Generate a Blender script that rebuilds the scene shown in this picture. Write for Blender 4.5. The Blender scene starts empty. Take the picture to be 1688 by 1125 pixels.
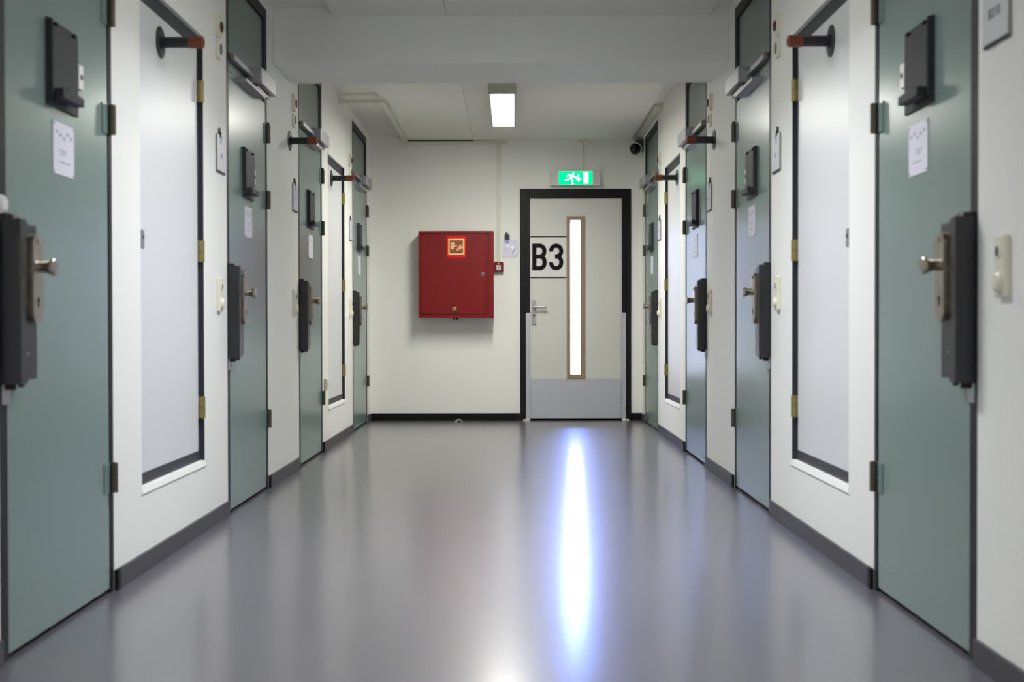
import bpy, bmesh, math, random
from mathutils import Vector, Matrix

random.seed(7)
SC = bpy.context.scene
COL = SC.collection

# ------------------------------------------------------------------ camera
FPX = 2000.0                      # focal length in pixels of the 1688 px wide frame
CAM_H = 0.908
VX, VY, ROLL = 846.2, 537.6, 0.0018
yaw = math.atan((VX - 844.0) / FPX)
pitch = math.atan((VY - 562.5) / FPX)
fwd = Vector((-math.sin(yaw) * math.cos(pitch), math.cos(yaw) * math.cos(pitch), math.sin(pitch)))
rgt = fwd.cross(Vector((0, 0, 1))).normalized()
upv = rgt.cross(fwd)
r2 = rgt * math.cos(ROLL) - upv * math.sin(ROLL)
u2 = upv * math.cos(ROLL) + rgt * math.sin(ROLL)
cam_data = bpy.data.cameras.new('camera')
cam = bpy.data.objects.new('camera', cam_data)
COL.objects.link(cam)
cam.matrix_world = Matrix(((r2.x, u2.x, -fwd.x, 0), (r2.y, u2.y, -fwd.y, 0), (r2.z, u2.z, -fwd.z, CAM_H), (0, 0, 0, 1)))
cam_data.sensor_width = 36.0
cam_data.lens = 36.0 * FPX / 1688.0
cam_data.clip_start = 0.02
cam_data.dof.use_dof = True
cam_data.dof.focus_distance = 11.3
cam_data.dof.aperture_fstop = 3.6
SC.camera = cam

# ------------------------------------------------------------------ world, exposure
w = bpy.data.worlds.new('world')
SC.world = w
w.use_nodes = True
w.node_tree.nodes['Background'].inputs[0].default_value = (0.6, 0.7, 0.9, 1)
w.node_tree.nodes['Background'].inputs[1].default_value = 0.3
vs = SC.view_settings
vs.view_transform = 'Standard'
vs.look = 'None'
vs.exposure = 0.54
vs.gamma = 1.0
vs.use_curve_mapping = False
SC.cycles.use_denoising = True
SC.cycles.max_bounces = 12
SC.cycles.diffuse_bounces = 8
SC.cycles.glossy_bounces = 6
SC.cycles.transmission_bounces = 8
SC.cycles.transparent_max_bounces = 12
SC.cycles.sample_clamp_indirect = 8.0

LAMP_GLOW = 14.0                   # what the lit diffusers themselves show
OPEN_GLOW = 37.0                  # the far lamp has a more open diffuser
LAMP_WATTS = 31.0                 # downward light of each louvred lamp
LAMP_SPREAD = 132.0
LAMP_COLOR = (1.0, 0.985, 0.93)
DAY_POWER = 11.0                  # daylight window in the lobby beyond the far door, lower pane
SKY_POWER = 120.0                  # the blue sky in its upper pane
SKY_COLOR = (0.17, 0.29, 1.0)
DAY_COLOR = (0.62, 0.70, 1.0)


# ------------------------------------------------------------------ materials
def lin(c):
    c = c / 255.0
    return c / 12.92 if c <= 0.04045 else ((c + 0.055) / 1.055) ** 2.4


def rgb(r, g, b):
    return (lin(r), lin(g), lin(b), 1.0)


MATS = {}


def mat(name, col, rough=0.5, metal=0.0, noise=0.0, scale=20.0, bump=0.0, bscale=200.0, rvar=0.0, coat=0.0, spec=0.5, stretch=None):
    m = bpy.data.materials.new(name)
    m.use_nodes = True
    nt = m.node_tree
    b = nt.nodes['Principled BSDF']
    b.inputs['Base Color'].default_value = col
    b.inputs['Roughness'].default_value = rough
    b.inputs['Metallic'].default_value = metal
    b.inputs['Specular IOR Level'].default_value = spec
    if coat:
        b.inputs['Coat Weight'].default_value = coat
        b.inputs['Coat Roughness'].default_value = 0.2
    geo = nt.nodes.new('ShaderNodeNewGeometry')
    mp = nt.nodes.new('ShaderNodeMapping')
    mp.inputs['Location'].default_value = (13.37, 7.71, 3.313)
    nt.links.new(geo.outputs['Position'], mp.inputs['Vector'])
    if stretch:
        mp.inputs['Scale'].default_value = stretch
    if noise or rvar:
        n = nt.nodes.new('ShaderNodeTexNoise')
        n.inputs['Scale'].default_value = scale
        n.inputs['Detail'].default_value = 4.0
        nt.links.new(mp.outputs['Vector'], n.inputs['Vector'])
        if noise:
            hs = nt.nodes.new('ShaderNodeMix')
            hs.data_type = 'RGBA'
            hs.inputs[6].default_value = tuple(min(1, c * (1 - noise)) for c in col[:3]) + (1,)
            hs.inputs[7].default_value = tuple(min(1, c * (1 + noise)) for c in col[:3]) + (1,)
            nt.links.new(n.outputs['Fac'], hs.inputs[0])
            nt.links.new(hs.outputs[2], b.inputs['Base Color'])
        if rvar:
            mr = nt.nodes.new('ShaderNodeMapRange')
            mr.inputs[3].default_value = max(0.02, rough - rvar)
            mr.inputs[4].default_value = rough + rvar
            nt.links.new(n.outputs['Fac'], mr.inputs[0])
            nt.links.new(mr.outputs[0], b.inputs['Roughness'])
    if bump:
        n2 = nt.nodes.new('ShaderNodeTexNoise')
        n2.inputs['Scale'].default_value = bscale
        n2.inputs['Detail'].default_value = 2.0
        nt.links.new(mp.outputs['Vector'], n2.inputs['Vector'])
        bp = nt.nodes.new('ShaderNodeBump')
        bp.inputs['Strength'].default_value = bump
        bp.inputs['Distance'].default_value = 0.002
        nt.links.new(n2.outputs['Fac'], bp.inputs['Height'])
        nt.links.new(bp.outputs['Normal'], b.inputs['Normal'])
    MATS[name] = m
    return m


def emit(name, col, strength):
    m = bpy.data.materials.new(name)
    m.use_nodes = True
    nt = m.node_tree
    for n in list(nt.nodes):
        if n.type != 'OUTPUT_MATERIAL':
            nt.nodes.remove(n)
    e = nt.nodes.new('ShaderNodeEmission')
    e.inputs[0].default_value = tuple(col[:3]) + (1,)
    e.inputs[1].default_value = strength
    nt.links.new(e.outputs[0], nt.nodes['Material Output'].inputs['Surface'])
    MATS[name] = m
    return m


def glass(name, tint=(1, 1, 1), gloss=0.08, rough=0.02):
    m = bpy.data.materials.new(name)
    m.use_nodes = True
    nt = m.node_tree
    for n in list(nt.nodes):
        if n.type != 'OUTPUT_MATERIAL':
            nt.nodes.remove(n)
    t = nt.nodes.new('ShaderNodeBsdfTransparent')
    t.inputs[0].default_value = tuple(tint) + (1,)
    g = nt.nodes.new('ShaderNodeBsdfGlossy')
    g.inputs['Roughness'].default_value = rough
    mx = nt.nodes.new('ShaderNodeMixShader')
    fr = nt.nodes.new('ShaderNodeFresnel')
    fr.inputs[0].default_value = 1.45
    nt.links.new(fr.outputs[0], mx.inputs[0])
    nt.links.new(t.outputs[0], mx.inputs[1])
    nt.links.new(g.outputs[0], mx.inputs[2])
    nt.links.new(mx.outputs[0], nt.nodes['Material Output'].inputs['Surface'])
    MATS[name] = m
    return m


WALL = mat('white_wall_paint', rgb(237, 237, 232), 0.62, noise=0.012, scale=2.0, bump=0.08, bscale=160, spec=0.35)
CEIL = mat('ceiling_board', rgb(230, 228, 221), 0.8, noise=0.015, scale=1.5, spec=0.2)
FLOORM = mat('grey_linoleum', rgb(90, 87, 95), 0.40, noise=0.03, scale=5.0, rvar=0.012, coat=0.9, spec=0.8)
GREEN = mat('sage_green_paint', rgb(118, 139, 134), 0.25, noise=0.015, scale=6, spec=0.85)
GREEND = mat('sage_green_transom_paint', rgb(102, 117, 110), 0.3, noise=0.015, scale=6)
FRAME = mat('charcoal_frame_paint', rgb(36, 38, 42), 0.45, spec=0.2)
CFRAME = mat('grey_hatch_frame_paint', rgb(62, 63, 69), 0.5, spec=0.2)
BLACKF = mat('black_frame_paint', rgb(23, 24, 25), 0.45, noise=0.06, scale=30, spec=0.2)
LEAFW = mat('white_door_laminate', rgb(216, 218, 219), 0.34, spec=0.35, noise=0.01, scale=4)
DOORG = mat('pale_grey_door_laminate', rgb(206, 206, 200), 0.4, noise=0.012, scale=5)
BASEG = mat('charcoal_skirting', rgb(66, 65, 69), 0.5, noise=0.06, scale=30)
BASEB = mat('black_skirting', rgb(20, 20, 22), 0.5, spec=0.15)
BLACK = mat('black_steel', rgb(27, 28, 33), 0.3, noise=0.08, scale=60, spec=0.55)
HATCH = mat('dark_grey_steel', rgb(54, 56, 58), 0.5, noise=0.05, scale=40, spec=0.2)
DARK = mat('dark_void', rgb(12, 12, 13), 0.8)
STEEL = mat('brushed_steel', rgb(168, 160, 148), 0.28, metal=1.0, noise=0.05, scale=80, stretch=(1, 1, 12))
HOUSE = mat('pale_grey_housing', rgb(214, 211, 211), 0.45)
ALU = mat('satin_aluminium', rgb(172, 172, 176), 0.42, metal=0.75, noise=0.03, scale=40)
ALUP = mat('grey_aluminium_plate', rgb(188, 190, 197), 0.45, metal=0.2, noise=0.03, scale=12, stretch=(1, 1, 6))
BRASS = mat('aged_brass', rgb(148, 134, 84), 0.42, metal=0.6, noise=0.15, scale=60)
BRONZE = mat('dark_bronze', rgb(92, 84, 74), 0.42, metal=0.7, noise=0.1, scale=60)
IRON = mat('dark_iron_pipe', rgb(44, 45, 49), 0.45, metal=0.3, noise=0.1, scale=50)
COPPER = mat('rusty_copper', rgb(118, 58, 32), 0.5, metal=0.2, noise=0.22, scale=70)
CREAM = mat('cream_plastic', rgb(228, 224, 206), 0.4)
CREAMD = mat('shaded_beige_plastic', rgb(206, 200, 184), 0.45)  # cream darkened by painted shade for the socket well; beige for knob base
WHITEP = mat('white_plastic', rgb(232, 232, 230), 0.35)
GREYP = mat('grey_plastic', rgb(128, 128, 122), 0.5)
REDL = mat('dark_red_lens', rgb(78, 20, 18), 0.35)
PAPER = mat('white_paper', rgb(226, 226, 236), 0.55)
PAPERB = mat('white_plate', rgb(208, 209, 215), 0.4)
INK = mat('grey_ink', rgb(166, 166, 184), 0.7)
INKD = mat('dark_ink', rgb(52, 52, 60), 0.7)
INKB = mat('blue_ink', rgb(150, 164, 206), 0.6)
RED = mat('red_cabinet_paint', rgb(118, 14, 15), 0.42, noise=0.04, scale=10, spec=0.3)
REDB = mat('bright_red_sign', rgb(215, 16, 14), 0.5, spec=0.2)
SIGNB = mat('brown_sign_field', rgb(140, 66, 32), 0.6)
SIGNC = mat('cream_sign_ink', rgb(240, 204, 140), 0.6)
WOOD = mat('brown_wood_bead', rgb(150, 122, 95), 0.5, noise=0.12, scale=40, stretch=(6, 6, 0.6))
LETTER = mat('black_lettering', rgb(20, 20, 23), 0.6, spec=0.1)
LENSB = mat('black_lens', rgb(8, 8, 9), 0.12)
LAMPW = mat('white_lamp_housing', rgb(196, 196, 180), 0.5)
TRUNK = mat('white_trunking', rgb(214, 213, 200), 0.45)
WHITEPLATE = mat('pale_sign_plate', rgb(218, 217, 215), 0.4)
EMLAMP = emit('lit_diffuser', LAMP_COLOR, LAMP_GLOW)
EMGREEN = emit('lit_green_panel', (0.0, 0.72, 0.22), 1.25)
EMWHITE = emit('lit_white_pictogram', (0.82, 1.0, 0.9), 1.8)
EMTUBE = emit('lit_open_diffuser', (1.0, 0.985, 0.91), OPEN_GLOW)
EMDAY = emit('daylight', DAY_COLOR, DAY_POWER)
EMSKY = emit('blue_skylight', SKY_COLOR, SKY_POWER)
GLASS = glass('clear_glass')
FILM = glass('clear_plastic_film', (0.96, 0.96, 0.98), rough=0.1)


def floor_marks():
    """sparse dark specks and faint scuffs on the linoleum"""
    nt = FLOORM.node_tree
    b = nt.nodes['Principled BSDF']
    src = b.inputs['Base Color'].links[0].from_socket
    geo = [n for n in nt.nodes if n.type == 'NEW_GEOMETRY'][0]
    v = nt.nodes.new('ShaderNodeTexVoronoi')
    v.voronoi_dimensions = '2D'
    v.inputs['Scale'].default_value = 1.87
    nt.links.new(geo.outputs['Position'], v.inputs['Vector'])
    mr = nt.nodes.new('ShaderNodeMapRange')
    mr.inputs[1].default_value = 0.008
    mr.inputs[2].default_value = 0.022
    mr.inputs[3].default_value = 0.7
    mr.inputs[4].default_value = 0.0
    nt.links.new(v.outputs['Distance'], mr.inputs[0])
    mx = nt.nodes.new('ShaderNodeMix')
    mx.data_type = 'RGBA'
    nt.links.new(mr.outputs[0], mx.inputs[0])
    nt.links.new(src, mx.inputs[6])
    mx.inputs[7].default_value = rgb(70, 68, 70)
    nt.links.new(mx.outputs[2], b.inputs['Base Color'])


floor_marks()


# ------------------------------------------------------------------ mesh builder
class M:
    """collects shapes (several materials allowed) and links them as ONE mesh object"""

    def __init__(self, T=None):
        self.v, self.f, self.mi, self.mats, self.sm = [], [], [], [], []
        self.T = T or (lambda a, b, c: (a, b, c))

    def _m(self, m):
        if m not in self.mats:
            self.mats.append(m)
        return self.mats.index(m)

    def add(self, verts, faces, m, smooth=False):
        o = len(self.v)
        self.v += [self.T(*p) for p in verts]
        i = self._m(m)
        for f in faces:
            self.f.append([o + k for k in f])
            self.mi.append(i)
            self.sm.append(smooth)
        return self

    def box(self, a, b, c, m, bev=0.0, seg=2):
        bm = bmesh.new()
        bmesh.ops.create_cube(bm, size=1.0)
        for v in bm.verts:
            v.co = Vector(((a[0] + a[1]) / 2 + v.co.x * (a[1] - a[0]), (b[0] + b[1]) / 2 + v.co.y * (b[1] - b[0]), (c[0] + c[1]) / 2 + v.co.z * (c[1] - c[0])))
        if bev > 0:
            bev = min(bev, 0.45 * min(a[1] - a[0], b[1] - b[0], c[1] - c[0]))
            bmesh.ops.bevel(bm, geom=bm.edges[:], offset=bev, segments=seg, profile=0.5, affect='EDGES')
        bm.verts.index_update()
        self.add([tuple(v.co) for v in bm.verts], [[v.index for v in f.verts] for f in bm.faces], m)
        bm.free()
        return self

    def lathe(self, p, d, prof, m, seg=24):
        """profile [(t, r)] spun about the axis from p along d"""
        p, d = Vector(p), Vector(d).normalized()
        a = d.orthogonal().normalized()
        b = d.cross(a)
        vs, fs = [], []
        for t, r in prof:
            for k in range(seg):
                an = 2 * math.pi * k / seg
                q = p + d * t + (a * math.cos(an) + b * math.sin(an)) * max(r, 1e-5)
                vs.append(tuple(q))
        for i in range(len(prof) - 1):
            for k in range(seg):
                k2 = (k + 1) % seg
                fs.append([i * seg + k, i * seg + k2, (i + 1) * seg + k2, (i + 1) * seg + k])
        fs.append(list(range(seg - 1, -1, -1)))
        fs.append([(len(prof) - 1) * seg + k for k in range(seg)])
        return self.add(vs, fs, m, True)

    def cyl(self, p, q, r, m, seg=20):
        p, q = Vector(p), Vector(q)
        L = (q - p).length
        return self.lathe(p, q - p, [(0, r), (L, r)], m, seg)

    def poly(self, pts, t0, t1, plane, m):
        """extruded outline: pts 2-D, plane(a, b, t) -> local xyz"""
        n = len(pts)
        vs = [plane(a, b, t0) for a, b in pts] + [plane(a, b, t1) for a, b in pts]
        fs = [list(range(n)), list(range(2 * n - 1, n - 1, -1))]
        for i in range(n):
            j = (i + 1) % n
            fs.append([i, j, n + j, n + i])
        return self.add(vs, fs, m)

    def ribbon(self, path, wd, t0, t1, plane, m, closed=False):
        """a stroke of width wd along a 2-D path"""
        P = [Vector(p) for p in path]
        n = len(P)
        L, R = [], []
        for i in range(n):
            if closed:
                d0, d1 = (P[i] - P[i - 1]).normalized(), (P[(i + 1) % n] - P[i]).normalized()
            else:
                d0 = (P[i] - P[i - 1]).normalized() if i else (P[1] - P[0]).normalized()
                d1 = (P[i + 1] - P[i]).normalized() if i < n - 1 else d0
            t = d0 + d1
            t = t.normalized() if t.length > 1e-6 else d1
            nn = Vector((-t.y, t.x))
            k = wd / 2 / max(0.5, nn.dot(Vector((-d1.y, d1.x))))
            L.append(P[i] + nn * k)
            R.append(P[i] - nn * k)
        vs = []
        for tt in (t0, t1):
            vs += [plane(p.x, p.y, tt) for p in L] + [plane(p.x, p.y, tt) for p in R]
        fs = []
        rng = range(n) if closed else range(n - 1)
        for i in rng:
            j = (i + 1) % n
            fs += [[i, j, n + j, n + i], [2 * n + i, 3 * n + i, 3 * n + j, 2 * n + j], [i, 2 * n + i, 2 * n + j, j], [n + i, n + j, 3 * n + j, 3 * n + i]]
        if not closed:
            fs += [[0, n, 3 * n, 2 * n], [n - 1, 3 * n - 1, 4 * n - 1, 2 * n - 1]]
        return self.add(vs, fs, m)

    def build(self, name, parent=None, origin=None, props=None):
        """link as one mesh; vertices are world coordinates, stored relative to the parent chain's origin"""
        if parent is not None:
            o = Vector(parent['_o'])
        else:
            o = Vector(origin) if origin is not None else Vector((0, 0, 0))
        me = bpy.data.meshes.new(name)
        me.from_pydata([tuple(Vector(v) - o) for v in self.v], [], self.f)
        for m in self.mats:
            me.materials.append(m)
        me.polygons.foreach_set('material_index', self.mi)
        bm = bmesh.new()
        bm.from_mesh(me)
        bmesh.ops.recalc_face_normals(bm, faces=bm.faces[:])
        bm.to_mesh(me)
        bm.free()
        me.set_sharp_from_angle(angle=math.radians(28))
        me.polygons.foreach_set('use_smooth', self.sm)
        me.update()
        ob = bpy.data.objects.new(name, me)
        COL.objects.link(ob)
        ob['_o'] = tuple(o)
        if parent is not None:
            ob.parent = parent
        else:
            ob.location = o
        for k, v in (props or {}).items():
            ob[k] = v
        return ob


def thing(name, loc, label=None, cat=None, group=None, kind=None):
    o = bpy.data.objects.new(name, None)
    COL.objects.link(o)
    o.location = loc
    o.empty_display_size = 0.05
    o['_o'] = tuple(loc)
    if label:
        o['label'] = label
    if cat:
        o['category'] = cat
    if group:
        o['group'] = group
    if kind:
        o['kind'] = kind
    return o


def tag(o, label=None, cat=None, group=None, kind=None):
    for k, v in (('label', label), ('category', cat), ('group', group), ('kind', kind)):
        if v:
            o[k] = v
    return o


def arc(cx, cy, rx, ry, a0, a1, n=8):
    return [(cx + rx * math.cos(math.radians(a0 + (a1 - a0) * i / n)), cy + ry * math.sin(math.radians(a0 + (a1 - a0) * i / n))) for i in range(n + 1)]


def glyph(c, W, H, s):
    """stroke paths (centre lines) of a condensed bold letter"""
    h = s / 2
    mid = H * 0.515
    if c == 'B':
        r = min(W * 0.42, H * 0.18)
        return [[(h, 0), (h, H)],
                [(h, H - h)] + arc(W - h - r - 0.01 * W, H - h - r, r, r, 90, 0) + arc(W - h - r - 0.01 * W, mid + r, r, r, 0, -90) + [(h, mid)],
                [(h, mid)] + arc(W - h - r, mid - r, r, r, 90, 0) + arc(W - h - r, h + r, r, r, 0, -90) + [(h, h)]]
    if c == '3':
        r = (W - s) / 2
        return [[(h, H * 0.70)] + arc(W / 2, H - h - r, r, r, 180, 0) + arc(W / 2 + 0, mid + r, r, r * 0.98, 0, -70) + [(W * 0.42, mid)],
                [(W * 0.42, mid)] + arc(W / 2, mid - r, r, r, 70, 0) + arc(W / 2, h + r, r, r, 0, -180) + [(h, H * 0.30)]]
    if c == '1':
        return [[(W * 0.6, 0), (W * 0.6, H)], [(W * 0.6, H - h), (W * 0.15, H * 0.78)]]
    if c == '0':
        r = (W - s) / 2
        return [arc(W / 2, H - h - r, r, r, 180, 0) + arc(W / 2, h + r, r, r, 0, -180) + [(h, H - h - r)]]
    return []


# ------------------------------------------------------------------ the room
XL, XR, YB = -1.374, 1.238, 11.63
Y0 = -5.5
ZC, ZRAFT = 2.737, 2.688
ZDOOR = 2.672
CELL = [(3.235, 4.16), (5.827, 6.79), (7.767, 8.728), (10.37, 11.40)]
CHASE = [(4.478, 5.392), (9.01, 9.895)]
CZ = (0.313, 2.193)
REC = 0.02


def side_T(side):
    """wall frame: u along the corridor, n out of the wall into the corridor, z up"""
    if side == 'left':
        return lambda u, n, z: (XL + n, u, z)
    return lambda u, n, z: (XR - n, u, z)


def wall_side(side):
    m = M(side_T(side))
    th = 0.16
    ops = sorted([(a, b, 0.0, ZDOOR) for a, b in CELL] + [(a, b, CZ[0], CZ[1]) for a, b in CHASE])
    u = Y0
    for a, b, z0, z1 in ops:
        m.box((u, a), (-th, 0), (0, ZC + 0.1), WALL)
        m.box((a, b), (-th, 0), (z1, ZC + 0.1), WALL)
        if z0 > 0:
            m.box((a, b), (-th, 0), (0, z0), WALL)
            # soft plaster rim round the service door opening
            m.add([(a - 0.012, 0.0, z0 - 0.034), (b + 0.012, 0, z0 - 0.034), (b + 0.012, 0.006, z0 - 0.024), (a - 0.012, 0.006, z0 - 0.024), (a, 0.0, z0), (b, 0.0, z0)],
                  [[0, 1, 2, 3], [3, 2, 5, 4], [0, 3, 4], [1, 5, 2], [0, 4, 5, 1]], WALL)
        u = b
    m.box((u, YB + 0.2), (-th, 0), (0, ZC + 0.1), WALL)
    # solid backing behind the doors
    m.box((Y0, YB + 0.2), (-th - 0.05, -th), (0, ZC + 0.1), WALL)
    return m.build('wall_' + side, origin=(XL if side == 'left' else XR, 0, 0), props={'kind': 'structure'})


wall_side('left')
wall_side('right')

m = M()
m.box((XL - 0.25, XR + 0.25), (Y0 - 0.2, 16.6), (-0.1, 0.0), FLOORM)
m.build('floor', props={'kind': 'structure'})

m = M()
m.box((XL - 0.25, XR + 0.25), (Y0 - 0.2, YB + 0.2), (ZC, ZC + 0.1), CEIL)
# lower ceiling boards, leaving a slightly higher strip along each wall
for (a, b) in ((Y0, 6.978), (7.569, YB - 0.004)):
    m.box((-1.03, -0.3795), (a, b), (ZRAFT, ZC), CEIL)
    m.box((-0.3765, 1.13), (a, b), (ZRAFT, ZC), CEIL)
m.build('ceiling', props={'kind': 'structure'})

m = M()
m.box((XL, XR), (6.978, 7.569), (2.42, ZC), WALL, 0.004)
m.build('ceiling_beam', origin=(0, 7.27, 2.42), props={'kind': 'structure'})

# far wall with the opening of the B3 door
FX0, FX1, FZ1 = 0.065, 1.126, 2.218
m = M()
m.box((XL, FX0), (YB, YB + 0.2), (0, ZC), WALL)
m.box((FX1, XR), (YB, YB + 0.2), (0, ZC), WALL)
m.box((FX0, FX1), (YB, YB + 0.2), (FZ1, ZC + 0.4), WALL)
m.build('wall_back', origin=(0, YB, 0), props={'kind': 'structure'})

m = M()
m.box((XL, XR), (Y0 - 0.16, Y0), (0, ZC), WALL)
m.build('wall_front', origin=(0, Y0, 0), props={'kind': 'structure'})

# space beyond the far door: a short lobby that ends in a tall daylight window
m = M()
m.box((XL - 0.16, XL), (YB + 0.2, 16.0), (0, 3.1), WALL)
m.build('wall_lobby_left', origin=(XL, YB, 0), props={'kind': 'structure'})
m = M()
m.box((XR + 0.3, XR + 0.46), (YB + 0.2, 16.0), (0, 3.1), WALL)
m.build('wall_lobby_right', origin=(XR, YB, 0), props={'kind': 'structure'})
m = M()
m.box((XL - 0.16, XR + 0.46), (YB + 0.2, 16.2), (3.1, 3.2), CEIL)
m.build('ceiling_lobby', origin=(0, 14, 3.1), props={'kind': 'structure'})
wn = thing('window_1', (0.2, 16.0, 0), kind='structure')
m = M()
m.box((XL, XR + 0.3), (16.02, 16.04), (0.1, 2.3), EMDAY)
m.build('window_pane', wn)
m = M()
m.box((XL, XR + 0.3), (16.02, 16.04), (2.34, 3.08), EMSKY)
m.build('window_pane', wn)
m = M()
for x in (XL, XR + 0.25):
    m.box((x, x + 0.05), (15.95, 16.02), (0, 3.1), WHITEP)
for z in (0.0, 2.27, 3.05):
    m.box((XL, XR + 0.3), (15.95, 16.02), (z, z + 0.1), WHITEP)
m.build('window_frame', wn)

# skirting
for side in ('left', 'right'):
    m = M(side_T(side))
    u = Y0
    for a, b in CELL:
        m.box((u, a - 0.002), (0, 0.012), (0, 0.07), BASEG, 0.002)
        u = b + 0.002
    m.box((u, YB - 0.012), (0, 0.012), (0, 0.07), BASEG, 0.002)
    # darker mitred end pieces beside the hinge jambs
    for a, b in CELL[:3]:
        m.box((b + 0.001, b + 0.035), (0, 0.0135), (0, 0.0705), BASEB, 0.002)
    m.build('baseboard_' + side, origin=(XL if side == 'left' else XR, 0, 0), props={'kind': 'structure'})
m = M()
m.box((XL, FX0 - 0.002), (YB - 0.014, YB), (0, 0.07), BASEB, 0.002)
m.box((FX1 + 0.002, XR), (YB - 0.014, YB), (0, 0.07), BASEB, 0.002)
m.build('baseboard_back', origin=(0, YB, 0), props={'kind': 'structure'})

m = M()
m.box((-1.02, -0.378), (YB - 0.006, YB), (2.676, 2.687), DARK)  # dark strip painting the shadow gap between ceiling boards and far wall
m.build('shadow_gap_strip_1', origin=(-0.7, YB, 2.68), props={'kind': 'structure'})


# ------------------------------------------------------------------ cell doors
ORD = ['nearest', 'second', 'third', 'farthest']


def notice(T, u0, u1, z0, z1, n, door):
    m = M(T)
    m.box((u0, u1), (n, n + 0.003), (z0, z1), PAPER)
    t = n + 0.0034
    # illegible scribbles
    w_, h_ = u1 - u0, z1 - z0
    rnd = random.Random(int(u0 * 1000))
    for k in range(5):
        a = u0 + w_ * (0.12 + 0.17 * k)
        c = z1 - h_ * (0.16 + 0.05 * (k % 3))
        m.box((a, a + w_ * 0.11), (n + 0.003, t), (c - h_ * 0.055, c), INK)
    for k, (f, l) in enumerate(((0.52, 0.35), (0.58, 0.25), (0.74, 0.5))):
        a = u0 + w_ * (0.25 + 0.1 * rnd.random())
        m.box((a, a + w_ * l), (n + 0.003, t), (z1 - h_ * f - 0.004, z1 - h_ * f), INK)
    # four corner screws
    for a in (u0 + 0.007, u1 - 0.007):
        for c in (z0 + 0.007, z1 - 0.007):
            m.cyl((a, n + 0.002, c), (a, n + 0.005, c), 0.003, GREYP, 8)
    return m.build('notice_plate', door, props={'label': 'white notice plate with faint handwriting'})


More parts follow.
